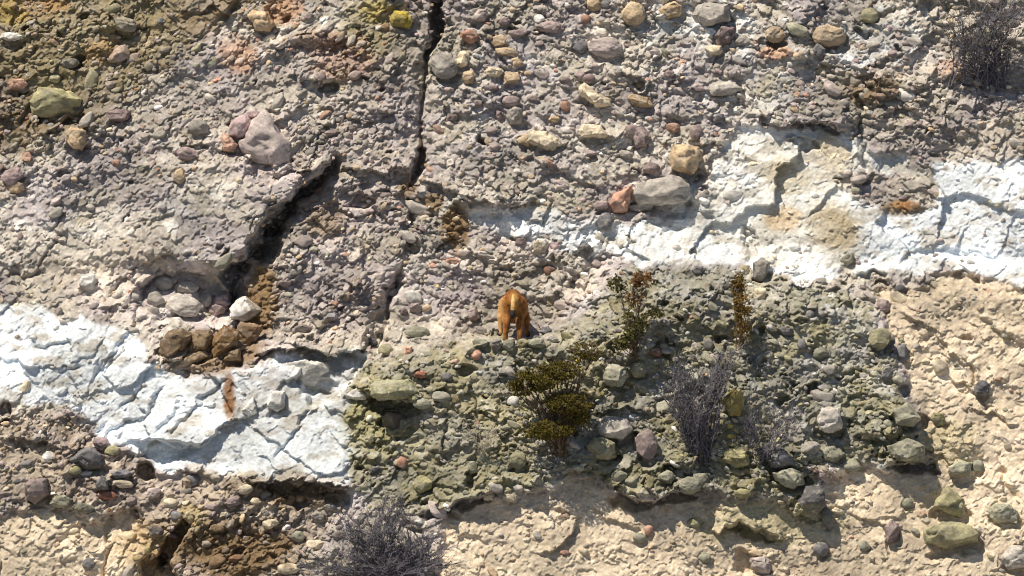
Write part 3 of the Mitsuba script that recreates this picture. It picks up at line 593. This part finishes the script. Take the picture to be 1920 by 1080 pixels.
OUTLINES = {   # outlines of the boulders whose shape can be made out
    (500, 262): [(500, 207), (519, 222), (533, 249), (551, 277), (554, 313), (515, 316), (480, 303), (454, 290), (451, 269), (467, 235), (489, 222)],
    (448, 238): [(461, 212), (467, 226), (460, 254), (443, 263), (429, 254), (435, 233)], (430, 268): [(418, 249), (429, 255), (447, 272), (439, 288), (417, 283), (414, 266)],
    (343, 574): [(316, 556), (349, 554), (374, 560), (376, 576), (363, 590), (332, 590), (312, 574)], (460, 582): [(462, 554), (470, 570), (490, 583), (478, 597), (455, 604), (434, 595), (434, 579), (446, 560)],
    (335, 650): [(321, 616), (350, 613), (369, 626), (352, 660), (331, 678), (310, 687), (301, 670), (306, 636)], (378, 636): [(370, 616), (398, 618), (407, 641), (387, 660), (349, 666), (353, 640)],
    (425, 643): [(424, 607), (452, 622), (447, 648), (424, 668), (403, 674), (399, 640)], (468, 632): [(455, 602), (496, 608), (482, 642), (455, 661), (440, 644), (444, 620)],
    (366, 672): [(339, 667), (386, 653), (395, 667), (363, 683), (321, 695)], (437, 672): [(432, 658), (453, 650), (455, 674), (418, 676)], (418, 565): [(407, 556), (432, 549), (437, 570), (420, 590), (400, 604), (393, 581)],
    (520, 750): [(503, 748), (514, 731), (538, 730), (536, 763), (523, 770), (501, 759)], (575, 698): [(520, 687), (570, 670), (618, 678), (629, 694), (597, 724), (559, 724), (549, 711)],
    (668, 738): [(646, 737), (671, 722), (688, 737), (686, 748), (650, 745)], (469, 762): [(453, 767), (477, 739), (484, 772), (466, 780)],
    (1163, 378): [(1184, 350), (1188, 361), (1177, 400), (1153, 400), (1142, 386), (1151, 365)], (1235, 362): [(1188, 364), (1198, 344), (1228, 337), (1264, 331), (1290, 335), (1298, 352), (1291, 378), (1262, 385), (1228, 378), (1200, 384)],
    (1200, 391): [(1172, 386), (1206, 379), (1227, 384), (1223, 396), (1199, 403), (1177, 394)], (1135, 417): [(1125, 412), (1135, 400), (1148, 409), (1144, 428), (1132, 433), (1119, 426)],
    (1262, 448): [(1180, 484), (1182, 455), (1192, 430), (1258, 397), (1290, 397), (1300, 412), (1345, 420), (1350, 480), (1330, 490), (1240, 488)],
    (735, 726): [(698, 716), (710, 710), (746, 707), (774, 707), (790, 731), (767, 744), (714, 746), (700, 738)], (741, 788): [(719, 781), (738, 768), (760, 779), (765, 797), (738, 809), (724, 797)],
    (725, 655): [(712, 656), (723, 643), (738, 656), (728, 665)], (765, 658): [(760, 647), (774, 647), (774, 661), (756, 672)],
    (1520, 934): [(1493, 915), (1509, 907), (1535, 913), (1542, 931), (1535, 960), (1518, 960), (1504, 947)], (1550, 968): [(1547, 953), (1558, 949), (1559, 971), (1549, 984), (1538, 975)],
    (1457, 857): [(1444, 840), (1464, 833), (1484, 853), (1487, 867), (1455, 875), (1442, 873)], (1473, 897): [(1444, 882), (1484, 873), (1504, 882), (1504, 904), (1484, 913), (1451, 900)],
    (1702, 770): [(1673, 768), (1703, 751), (1728, 782), (1712, 798), (1681, 793)], (1698, 845): [(1662, 832), (1703, 818), (1734, 832), (1732, 859), (1698, 862), (1670, 857)],
    (1775, 938): [(1745, 948), (1776, 909), (1803, 932), (1809, 959), (1801, 968), (1776, 955)], (1782, 1000): [(1728, 990), (1745, 979), (1781, 973), (1820, 982), (1834, 998), (1831, 1012), (1798, 1020), (1776, 1026), (1731, 1015)],
    (1797, 875): [(1776, 873), (1798, 859), (1820, 865), (1817, 890), (1776, 887)], (1667, 985): [(1656, 984), (1670, 971), (1684, 984), (1681, 1009), (1662, 1015)],
    (165, 854): [(132, 862), (148, 841), (176, 834), (197, 849), (192, 873), (166, 878), (150, 867)], (73, 913): [(51, 904), (60, 896), (93, 893), (97, 922), (70, 940), (52, 932)],
    (196, 903): [(181, 904), (194, 886), (207, 896), (207, 914), (187, 914)], (104, 192): [(55, 197), (75, 160), (100, 163), (133, 170), (155, 187), (143, 213), (100, 223), (67, 217)]}


def block(r, out, dep, edge):
    """an angular boulder from the outline of its face: a bevelled, broken front over a body that runs back into the cliff"""
    o = np.array(out, float) * [1, -1] * S
    n = len(o)
    mid = o.mean(0)
    o = o - mid
    span = np.ptp(o, axis=0)
    layers = []
    for y, k, up in ((0.45, 0.94, -0.04), (-0.12, 1.0, 0.0), (-0.5, 0.9, 0.03), (-0.85, 0.58, 0.07)):
        q = o * (k + r.normal(0, 0.07, (n, 1)) * (y < -0.2)) + np.array([r.normal(0, 0.03) - 0.03, up]) * span * (y < 0)
        layers.append(np.c_[q[:, 0], (y + r.normal(0, 0.11, n) * (y < -0.2)) * dep, q[:, 1]])
    m = m3.Manifold.hull_points(np.vstack(layers)).refine_to_length(edge).to_mesh()
    t = trimesh.Trimesh(m.vert_properties[:, :3], m.tri_verts, process=True)
    size = float(min(span))
    v = np.array(t.vertices)
    o3 = r.uniform(0, 50, 3)
    d = 0.13 * (meshkit.fbm(v / size * 3.0 + o3, 3, 3) - 0.5) + 0.07 * (meshkit.fbm(v / size * 9 + o3, 2, 7) - 0.5) - 0.06 * np.clip(1 - 14 * np.abs(meshkit.fbm(v / size * 1.6 + o3, 2, 11) - 0.5), 0, 1)
    v = v + np.array(t.vertex_normals) * (d * size)[:, None]
    f = np.array(t.faces)
    f = f[v[f].mean(1)[:, 1] < 0.3 * dep]
    use, inv = np.unique(f, return_inverse=True)
    return v[use], inv.reshape(f.shape)


def hero(x, y, w, h, ang, col, light=1.0, kind='a', label=None, out=0.30, thick=0.55, category=None, group=None, name='boulder'):
    r = np.random.default_rng(int(x * 7 + y * 13 + w))
    a = math.radians(ang)
    c, s = math.cos(a), math.sin(a)
    dep = min(thick * 0.5 * (w + h), 40) * S
    if kind in 'at':
        o = OUTLINES.get((x, y))
        if o is None:
            n = r.integers(6, 9)
            th = np.sort((np.arange(n) + r.uniform(-0.33, 0.33, n)) * 2 * math.pi / n)
            u, v = np.cos(th), np.sin(th)
            k = (np.abs(u) ** 2.6 + np.abs(v) ** 2.6) ** (-1 / 2.6) * r.uniform(0.88, 1.08, n)
            u, v = u * k * w / 2, v * k * h / 2
            o = np.c_[x + u * c - v * s, y + u * s + v * c]
        v, f = block(r, o, dep, max(0.016, 0.06 * min(w, h) * S))
        p = world(*np.mean(o, 0), -0.08 * dep + (out - 0.4) * dep)
    else:
        v, f = stone_shape(r, 4 if w * h > 1100 else 3 if w * h > 450 else 2, 8, 0.12, 0.68, 0.97)
        v = v * np.array([w / 2, dep / 2 * 1.25 / S, h / 2]) * S * 1.06
        v = np.c_[v[:, 0] * c + v[:, 2] * s, v[:, 1], -v[:, 0] * s + v[:, 2] * c]
        p = world(x, y, out * dep * 0.6)
    m = trimesh.Trimesh(v + p, f, process=False)
    if kind in 'at':
        m = trimesh.graph.smooth_shade(m, angle=math.radians(32), facet_minarea=None)
    key = numbered(name if label else 'cliff__cobble')
    scene[key] = mikit.ply(m, 'stone', smooth=True, uv=np.tile([light, col + r.uniform(0.04, 0.3)], (len(m.vertices), 1)))
    if label:
        labels[key] = {'label': label, 'category': category or name}
    HERO.append((x, y, w, h))
    return key


for (x, y, w, h, a, col, li, kind, lab) in B:
    hero(x, y, w, h, a, col, li, kind, lab, out=0.45, thick=0.62)

for a in C:
    hero(*a, out=0.35 if not (895 < a[0] < 1040 and 632 < a[1] < 646) else 0.75, thick=0.58)

# random clasts: the biggest become parts of their own, the rest one part
cand = []
N = 26000
r2 = np.random.default_rng(77)
hx = np.array(HERO, float)
htree = cKDTree(hx[:, :2])
dens2 = np.clip(1.0 - 0.75 * w_pale - 0.88 * w_white - 0.66 * w_buff - 0.6 * w_slab + 0.5 * w_cob + 0.15 * w_terr, 0.04, 1.3) * np.clip(3.0 * nz(130, 100, 71) - 0.9, 0.12, 1.2)
X2, Y2, R2, U2 = r2.uniform(-70, 1990, N), r2.uniform(-70, 1150, N), np.minimum(3.5 + r2.pareto(3.3, N) * 3.0, 17), r2.random(N)
for i in range(N):
    ix, iy = int((X2[i] - gx[0]) / STEP), int((Y2[i] - gy[0]) / STEP)
    if U2[i] > 0.40 * dens2[iy, ix]:
        continue
    near = htree.query_ball_point([X2[i], Y2[i]], 70)
    if any(((X2[i] - HERO[k][0]) / (HERO[k][2] * 0.55 + R2[i] * 0.5)) ** 2 + ((Y2[i] - HERO[k][1]) / (HERO[k][3] * 0.55 + R2[i] * 0.5)) ** 2 < 1 for k in near):
        continue
    if abs(X2[i] - 962) < 44 and 520 < Y2[i] < 640:
        continue
    cand.append((R2[i], X2[i], Y2[i], ix, iy))
cand.sort(key=lambda c: -c[0])


def clast_tint(ix, iy, r):
    wt, wb, wc, wr, ww = w_terr[iy, ix], w_buff[iy, ix], w_cob[iy, ix], w_brown[iy, ix], w_white[iy, ix]
    if wt > 0.5:
        pr = {GREEN: 5, GREY: 3, OLIVE: 2, SLATE: .6, SALMON: .25, PINK: .6, YELLOW: .15, WHITE: .5}
    elif wb > 0.5:
        pr = {TAN: 3, CREAM: 3, GREEN: 2.2, OLIVE: 1, GREY: 1.2, SLATE: .5, SALMON: .5}
    elif wc > 0.5:
        pr = {GREY: 2, SLATE: 1.6, MAUVE: 2, CREAM: 1, TAN: 1, OLIVE: 1, RED: .6, BROWN: 1, WHITE: .4}
    elif ww > 0.5:
        pr = {WHITE: 5, GREY: 2, PINK: 1, CREAM: 1}
    elif wr > 0.5:
        pr = {MAUVE: 3, GREY: 2.5, OLIVE: 2, RED: .8, TAN: 1, RUST: .25, PINK: .5, SLATE: .6}
    else:
        pr = {MAUVE: 3.2, GREY: 3.2, PINK: 2.6, TAN: 1.5, CREAM: .8, RED: .35, SLATE: .5, SALMON: .35, WHITE: .6, GREEN: .7}
    k = list(pr)
    p = np.array([pr[q] for q in k], float)
    return k[r.choice(len(k), p=p / p.sum())] + r.uniform(0.05, 0.55), r.uniform(0.6, 1.45)


SH1 = [stone_shape(np.random.default_rng(300 + k), 1, 9, 0, 0.55, 0.95) for k in range(14)]
SH2 = [stone_shape(np.random.default_rng(400 + k), 2, 11, 0.08, 0.58, 0.95) for k in range(12)]
n_parts = 300 - len(C)
vs, fs, us, off = [], [], [], 0
for k, (r, x, y, ix, iy) in enumerate(cand):
    sh = (SH2 if r > 8 else SH1)[r2.integers(12)]
    asp, asp2 = r2.uniform(1.0, 1.5), r2.uniform(0.6, 0.9)
    ang = (-0.45 if x < 760 else 0.22) + r2.normal(0, 0.35)
    c, s = math.cos(ang), math.sin(ang)
    v = sh[0] * np.array([r * asp, r * r2.uniform(0.7, 1.0), r * asp2]) * S
    if r2.random() < 0.5:
        v = v * [-1, 1, 1]
        f = sh[1][:, ::-1]
    else:
        f = sh[1]
    v = np.c_[v[:, 0] * c + v[:, 2] * s, v[:, 1], -v[:, 0] * s + v[:, 2] * c] + world(x, y, r * S * r2.uniform(-0.25, 0.3))
    col, li = clast_tint(ix, iy, r2)
    uv = np.tile([li, col], (len(v), 1))
    if k < n_parts:
        scene[numbered('cliff__cobble')] = mikit.ply(trimesh.Trimesh(v, f, process=False), 'stone', smooth=True, uv=uv)
    else:
        vs.append(v); fs.append(f + off); us.append(uv); off += len(v)
scene['cliff__pebbles'] = mikit.ply(trimesh.Trimesh(np.vstack(vs), np.vstack(fs), process=False), 'stone', smooth=False, uv=np.vstack(us))
labels['cliff__pebbles'] = {'kind': 'stuff', 'label': 'thousands of small clasts set in the conglomerate'}
print('scattered', len(cand), 'triangles in pebbles', sum(map(len, fs)))

# ------------------------------------------------------------------ shrubs
def leaf_mat(name, a, b, rough=0.7):
    def fn(p, n, uv):
        return mix(a, b, noise(p.x * 9, p.y * 9, p.z * 9)) * (0.6 + 0.8 * noise(p.x * 31, p.y * 31, p.z * 31))
    scene[name] = {'type': 'principledthin', 'base_color': mikit.proc(fn), 'roughness': rough, 'diff_trans': 0.5}


def bark_mat(name, a, b):
    def fn(p, n, uv):
        return mix(a, b, noise(p.x * 14, p.y * 14, p.z * 14))
    scene[name] = two({'type': 'principled', 'base_color': mikit.proc(fn), 'roughness': 0.9, 'specular': 0.1})


leaf_mat('juniper_leaf', (0.085, 0.075, 0.02), (0.17, 0.135, 0.035))
leaf_mat('green_leaf', (0.065, 0.08, 0.028), (0.15, 0.125, 0.045))
leaf_mat('rusty_leaf', (0.13, 0.095, 0.025), (0.25, 0.15, 0.05))
leaf_mat('red_leaf', (0.16, 0.085, 0.04), (0.25, 0.14, 0.055))
leaf_mat('grey_leaf', (0.13, 0.12, 0.115), (0.21, 0.195, 0.17))
bark_mat('grey_twig', (0.10, 0.095, 0.12), (0.21, 0.20, 0.225))
bark_mat('dry_stalk', (0.42, 0.39, 0.31), (0.58, 0.54, 0.45))
bark_mat('brown_twig', (0.12, 0.085, 0.06), (0.22, 0.16, 0.11))


def tubes(segs, sides=3):
    segs = np.asarray(segs, float)
    p0, p1, r0, r1 = segs[:, :3], segs[:, 3:6], segs[:, 6], segs[:, 7]
    d = p1 - p0
    d /= np.maximum(np.linalg.norm(d, axis=1, keepdims=True), 1e-9)
    a = np.cross(d, [0.31, 0.87, 0.38])
    a /= np.maximum(np.linalg.norm(a, axis=1, keepdims=True), 1e-9)
    b = np.cross(d, a)
    ring = [np.cos(2 * math.pi * k / sides) * a + np.sin(2 * math.pi * k / sides) * b for k in range(sides)]
    v = np.stack([p0 + r0[:, None] * q for q in ring] + [p1 + r1[:, None] * q for q in ring], 1)
    f = []
    for k in range(sides):
        j = (k + 1) % sides
        f += [[k, j, sides + j], [k, sides + j, sides + k]]
    f = np.array(f)[None] + (np.arange(len(segs)) * 2 * sides)[:, None, None]
    return trimesh.Trimesh(v.reshape(-1, 3), f.reshape(-1, 3), process=False)


def shrub(key, x, y, clumps, label, stems, twigs, twig, leaf=None, leaf_part='foliage', leaf_size=0.03, seed=0, rad=0.012, category='shrub', group=None, fan=0.25, fine=0.0035, out=0.22, spread_root=0.03):
    """(x, y) is where it roots in the face. Every clump (x, y, rx, ry, leaves) is a mass of twigs and leaves that the shrub's own stems carry."""
    r = np.random.default_rng(900 + seed)
    root = world(x, y, -0.03)
    segs, lvs = [], {}
    for (cx, cy, rx, ry, n_leaf) in clumps:
        cen = np.array([(cx - 960) * S, 0, (540 - cy) * S])
        surf = min(world(cx, cy)[1], root[1] - 0.02)
        rxm, rzm = rx * S, ry * S
        rym = 0.6 * max(rxm, rzm) if rzm < 1.6 * rxm else 0.7 * rxm
        cen[1] = surf - out - 0.5 * rym
        for _ in range(stems):
            d = r.normal(size=3)
            d *= r.random() ** (1 / 3) * 0.75 / np.linalg.norm(d)
            tip = cen + d * [rxm, rym, rzm]
            p0 = root + r.normal(0, 1, 3) * [spread_root, 0.03, 0.03]
            bend = np.array([(tip[0] - p0[0]) * fan, (tip[1] - p0[1]) * 0.7, (tip[2] - p0[2]) * 0.55]) + p0 + r.normal(0, 0.03, 3)
            ts = np.linspace(0, 1, 9)[:, None]
            curve = (1 - ts) ** 2 * p0 + 2 * ts * (1 - ts) * bend + ts ** 2 * tip
            curve[1:] += r.normal(0, 0.012, (8, 3))
            rr = rad * (1 - 0.75 * ts[:, 0]) * r.uniform(0.6, 1.1)
            for k in range(8):
                segs.append([*curve[k], *curve[k + 1], rr[k], rr[k + 1]])
            grow_dir = curve[-1] - curve[-3]
            grow_dir /= np.linalg.norm(grow_dir)
            for _ in range(twigs):
                k = r.integers(4, 9)
                q, e = curve[k], grow_dir + r.normal(0, 0.34, 3) + [0, 0, 0.25]
                e /= np.linalg.norm(e)
                ln = r.uniform(0.3, 0.8) * min(rxm, rzm)
                q2 = q + e * ln * 0.5 + r.normal(0, 0.01, 3)
                q3 = q2 + (e + r.normal(0, 0.35, 3)) * ln * 0.5
                q4 = q2 + (e + r.normal(0, 0.6, 3)) * ln * 0.4
                segs += [[*q, *q2, fine * 1.7, fine * 1.3], [*q2, *q3, fine * 1.3, fine * 0.6], [*q2, *q4, fine * 1.1, fine * 0.5]]
        if n_leaf:
            lv = lvs.setdefault(leaf_part if n_leaf > 0 else 'reddish_foliage', [])
            n_leaf = abs(n_leaf)
            d = r.normal(size=(n_leaf, 3))
            d *= (r.random((n_leaf, 1)) ** (1 / 2.2)) / np.linalg.norm(d, axis=1, keepdims=True)
            q = cen + d * [rxm, rym, rzm]
            keep = meshkit.noise(q * 9 + seed, 3) + 0.4 * meshkit.noise(q * 23, 5) > 0.62
            lv.append(q[keep])
    key = numbered(key)
    scene[key + '__branches'] = mikit.ply(tubes(segs), twig, smooth=False)
    for part, lv in lvs.items() if leaf else ():
        c = np.vstack(lv)
        n = len(c)
        a = r.normal(size=(n, 3)) + [0, 0, 0.4]
        a /= np.linalg.norm(a, axis=1, keepdims=True)
        b = np.cross(a, r.normal(size=(n, 3)))
        b /= np.linalg.norm(b, axis=1, keepdims=True)
        sz = leaf_size * r.uniform(0.6, 1.3, (n, 1))
        v = np.stack([c - a * sz, c + b * sz * 0.45, c + a * sz, c - b * sz * 0.45], 1).reshape(-1, 3)
        f = (np.array([[0, 1, 2], [0, 2, 3]])[None] + (np.arange(n) * 4)[:, None, None]).reshape(-1, 3)
        scene[f'{key}__{part}'] = mikit.ply(trimesh.Trimesh(v, f, process=False), leaf if part == leaf_part else 'red_leaf', smooth=False)
    labels[key] = {'label': label, 'category': category}
    if group:
        labels[key]['group'] = group


shrub('juniper', 1050, 850, [(1005, 705, 52, 23, 3200), (1045, 690, 44, 20, 2300), (975, 722, 30, 16, 900), (1095, 655, 34, 24, 900), (1065, 752, 48, 21, 2700), (1025, 800, 54, 19, 2400), (1080, 775, 28, 16, 800)],
      'olive green juniper bush with layered boughs growing out of the middle of the ledge', 9, 12, 'brown_twig', 'juniper_leaf', leaf_size=0.026, seed=1, category='bush', rad=0.016)
shrub('leafy_shrub', 1188, 668, [(1155, 528, 20, 18, 260), (1203, 522, 24, 18, -420), (1188, 555, 22, 22, -220), (1190, 605, 26, 32, 700), (1165, 640, 18, 16, 200), (1228, 585, 16, 12, 160)],
      'thin green shrub with reddish twig ends standing on the ledge right of the animal', 4, 5, 'brown_twig', 'green_leaf', leaf_size=0.034, seed=2)
shrub('columnar_shrub', 1388, 650, [(1383, 535, 15, 30, 450), (1388, 575, 20, 30, 600), (1390, 615, 19, 30, 300)],
      'narrow yellowish brown shrub standing upright below the white band', 5, 6, 'brown_twig', 'rusty_leaf', leaf_size=0.03, seed=3)
shrub('bare_shrub', 1310, 860, [(1290, 710, 48, 52, 500), (1345, 700, 44, 55, 500), (1310, 770, 55, 50, 500), (1270, 755, 30, 45, 200), (1300, 810, 36, 30, 200), (1370, 665, 30, 40, 100)],
      'tall dense grey leafless shrub in front of the right part of the ledge', 11, 16, 'grey_twig', 'grey_leaf', 'dry_leaves', leaf_size=0.016, seed=4, spread_root=0.12, rad=0.016, fine=0.0034)
shrub('bare_shrub', 1425, 862, [(1405, 790, 32, 36, 60), (1450, 785, 40, 34, 60), (1495, 790, 30, 22, 0), (1430, 830, 40, 22, 40)],
      'smaller spreading leafless shrub right of the tall grey one', 7, 8, 'grey_twig', 'grey_leaf', 'dry_leaves', leaf_size=0.014, seed=5, rad=0.011, fan=0.6, fine=0.004)
shrub('bare_shrub', 735, 1085, [(690, 985, 60, 46, 400), (650, 985, 40, 34, 100), (745, 965, 46, 52, 700), (790, 1010, 44, 44, 300), (650, 1040, 55, 40, 300), (735, 1040, 55, 40, 300), (830, 1050, 46, 40, 100), (600, 1060, 40, 30, 100), (740, 935, 30, 30, 200)],
      'wide purplish grey leafless shrub at the bottom edge left of centre', 9, 16, 'grey_twig', 'grey_leaf', 'dry_leaves', leaf_size=0.016, seed=6, spread_root=0.3, rad=0.016, fine=0.0034)
shrub('bare_shrub', 1835, 170, [(1840, 40, 60, 50, 900), (1895, 30, 44, 48, 900), (1860, 85, 50, 34, 600), (1800, 70, 34, 34, 300), (1815, 115, 26, 30, 200), (1890, 90, 30, 30, 300)],
      'dark dense twiggy shrub in the upper right corner', 9, 16, 'grey_twig', 'grey_leaf', 'dry_leaves', leaf_size=0.018, seed=7, spread_root=0.2, rad=0.016, fine=0.0034)
shrub('dry_tuft', 905, 850, [(888, 795, 30, 32, 0), (925, 805, 28, 28, 0)],
      'pale dry tuft of stalks on the ledge below the animal', 14, 3, 'dry_stalk', None, seed=8, rad=0.005, category='tuft', fine=0.0025)

# ------------------------------------------------------------------ the animal
AX, AY = 962, 631


def shelf_point(x, depth_in):
    """a point of the bench top below (x): the height at which the face lies depth_in behind its rim"""
    ix = int((x - gx[0]) / STEP)
    col = Hs[:, ix]
    j0 = int((AY + 14 - gy[0]) / STEP)
    rim = col[j0]
    j = j0
    while j > 0 and col[j] > rim - depth_in:
        j -= 1
    return rim, (540 - gy[j]) * S


rim, _ = shelf_point(AX, 0.1)
ya = -rim + 0.22         # depth of the hind feet


def ground(lx, ly):
    return shelf_point(AX + lx / S, ya + ly + rim)[1]


gz = ground(0, 0.0)
base = np.array([(AX - 960) * S, ya, gz])


def hull(a, ra, b, rb):
    return m3.Manifold.batch_hull([m3.Manifold.sphere(ra, 28).translate(tuple(map(float, a))), m3.Manifold.sphere(rb, 28).translate(tuple(map(float, b)))])


def chain(pts):
    return [hull(p[:3], p[3], q[:3], q[3]) for p, q in zip(pts[:-1], pts[1:])]


def foot_z(lx, ly):
    return ground(lx, ly) - gz


bones = []
# trunk: rump, loin, barrel, chest, withers, neck lowered to graze, head with muzzle
bones += chain([(0.0, 0.02, 0.635, 0.125), (0.0, 0.14, 0.645, 0.158), (0.015, 0.36, 0.52, 0.205), (0.03, 0.60, 0.48, 0.215), (0.04, 0.78, 0.52, 0.17), (0.05, 0.95, 0.52, 0.095), (0.07, 1.08, 0.42, 0.07), (0.08, 1.14, 0.37, 0.072), (0.09, 1.20, 0.25, 0.04)])
bones += chain([(0.0, 0.05, 0.70, 0.09), (0.0, 0.30, 0.72, 0.085), (0.02, 0.78, 0.68, 0.09)])
bones += chain([(0.02, 0.70, 0.54, 0.18), (0.02, 0.5, 0.48, 0.17), (0.01, 0.25, 0.52, 0.13)])
for sgn, fx, fy in ((-1, -0.125, 0.03), (1, 0.105, -0.04)):
    z = foot_z(fx, fy)
    bones += chain([(sgn * 0.075, 0.10, 0.60, 0.125), (sgn * 0.105, 0.12, 0.44, 0.100), (sgn * 0.105, 0.02, 0.28 + z, 0.060), (fx, fy, 0.12 + z, 0.042), (fx, fy + 0.01, 0.03 + z, 0.042)])
for sgn, fx, fy in ((-1, -0.205, 0.62), (1, 0.225, 0.56)):
    z = foot_z(fx, fy)
    bones += chain([(sgn * 0.11, 0.72, 0.56, 0.13), (sgn * 0.17, 0.70, 0.40, 0.09), (fx, fy + 0.02, 0.26 + z, 0.055), (fx, fy, 0.10 + z, 0.032), (fx, fy - 0.01, 0.03 + z, 0.034)])
for sgn in (-1, 1):   # ears
    bones += chain([(0.08 + sgn * 0.05, 1.10, 0.45, 0.022), (0.08 + sgn * 0.11, 1.09, 0.50, 0.024), (0.08 + sgn * 0.15, 1.08, 0.53, 0.008)])
body = m3.Manifold.batch_boolean(bones, m3.OpType.Add).refine_to_length(0.022).to_mesh()
bm = trimesh.Trimesh(body.vert_properties[:, :3], body.tri_verts, process=True)
trimesh.smoothing.filter_taubin(bm, lamb=0.5, nu=0.52, iterations=26)
bx, by, bz = map(float, base)


def coat(p, n, uv):
    x, y, z = p.x - bx, p.y - by, p.z - bz
    a = fbm(p.x * 24, p.y * 14, p.z * 16, octaves=3)
    c = mix((0.20, 0.072, 0.018), (0.38, 0.16, 0.042), smoothstep(0.2, 0.8, a))
    c = mix(c, (0.15, 0.05, 0.014), smoothstep(0.68, 0.80, z) * 0.85)                                # dark line of the back
    pale = dr.exp(-dr.square((x - 0.02) / 0.055) - dr.square((z - 0.60) / 0.13)) * smoothstep(0.16, 0.02, y)
    c = mix(c, (0.72, 0.42, 0.14), dr.minimum(1, 1.0 * pale))                                          # pale rump
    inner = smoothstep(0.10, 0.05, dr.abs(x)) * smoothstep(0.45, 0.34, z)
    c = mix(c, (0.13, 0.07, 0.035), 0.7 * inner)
    c = mix(c, (0.56, 0.33, 0.13), 0.85 * smoothstep(0.12, 0.19, -x))                                  # sandy flank
    c = c * (0.66 + 0.44 * noise(p.x * 60, p.y * 25, p.z * 45))
    return mix(c, (0.10, 0.06, 0.03), smoothstep(0.10, 0.03, z) * 0.8)


scene['coat'] = two({'type': 'principled', 'base_color': mikit.proc(coat), 'roughness': 0.75, 'specular': 0.2, 'sheen': 0.3})
scene['dark_hair'] = two({'type': 'principled', 'base_color': {'type': 'rgb', 'value': [0.02, 0.016, 0.015]}, 'roughness': 0.8})
scene['pale_hair'] = two({'type': 'principled', 'base_color': mikit.proc(lambda p, n, uv: mix((0.50, 0.26, 0.085), (0.70, 0.46, 0.20), noise(p.x * 40, p.y * 40, p.z * 18))), 'roughness': 0.8})
bm.vertices[:, 0] *= 0.94
bm.apply_translation(base)
scene['animal__body'] = mikit.ply(bm, 'coat', smooth=True)


def blob(pts, length=0.015):
    m = m3.Manifold.batch_boolean(chain(pts), m3.OpType.Add).refine_to_length(length).to_mesh()
    t = trimesh.Trimesh(m.vert_properties[:, :3], m.tri_verts, process=True)
    trimesh.smoothing.filter_taubin(t, iterations=8)
    t.apply_translation(base)
    return t


scene['animal__tail'] = mikit.ply(blob([(0.0, -0.06, 0.71, 0.022), (0.005, -0.115, 0.62, 0.034), (0.0, -0.13, 0.54, 0.036), (-0.004, -0.13, 0.47, 0.030)]), 'pale_hair', smooth=True)
scene['animal__tail__tail_tip'] = mikit.ply(blob([(-0.004, -0.128, 0.465, 0.042), (-0.008, -0.128, 0.425, 0.046), (-0.012, -0.126, 0.385, 0.026)]), 'dark_hair', smooth=True)
labels['animal__tail__tail_tip'] = {'label': 'black tip of the tail'}
for fx, fy in ((-0.125, 0.03), (0.105, -0.04), (-0.205, 0.61), (0.225, 0.55)):
    z = foot_z(fx, fy)
    scene[numbered('animal__hoof')] = mikit.ply(blob([(fx, fy + 0.01, 0.045 + z, 0.034), (fx, fy + 0.025, 0.015 + z, 0.038)]), 'dark_hair', smooth=True)
labels['animal'] = {'label': 'orange tawny wild animal seen from behind with its head lowered on the ledge', 'category': 'animal'}
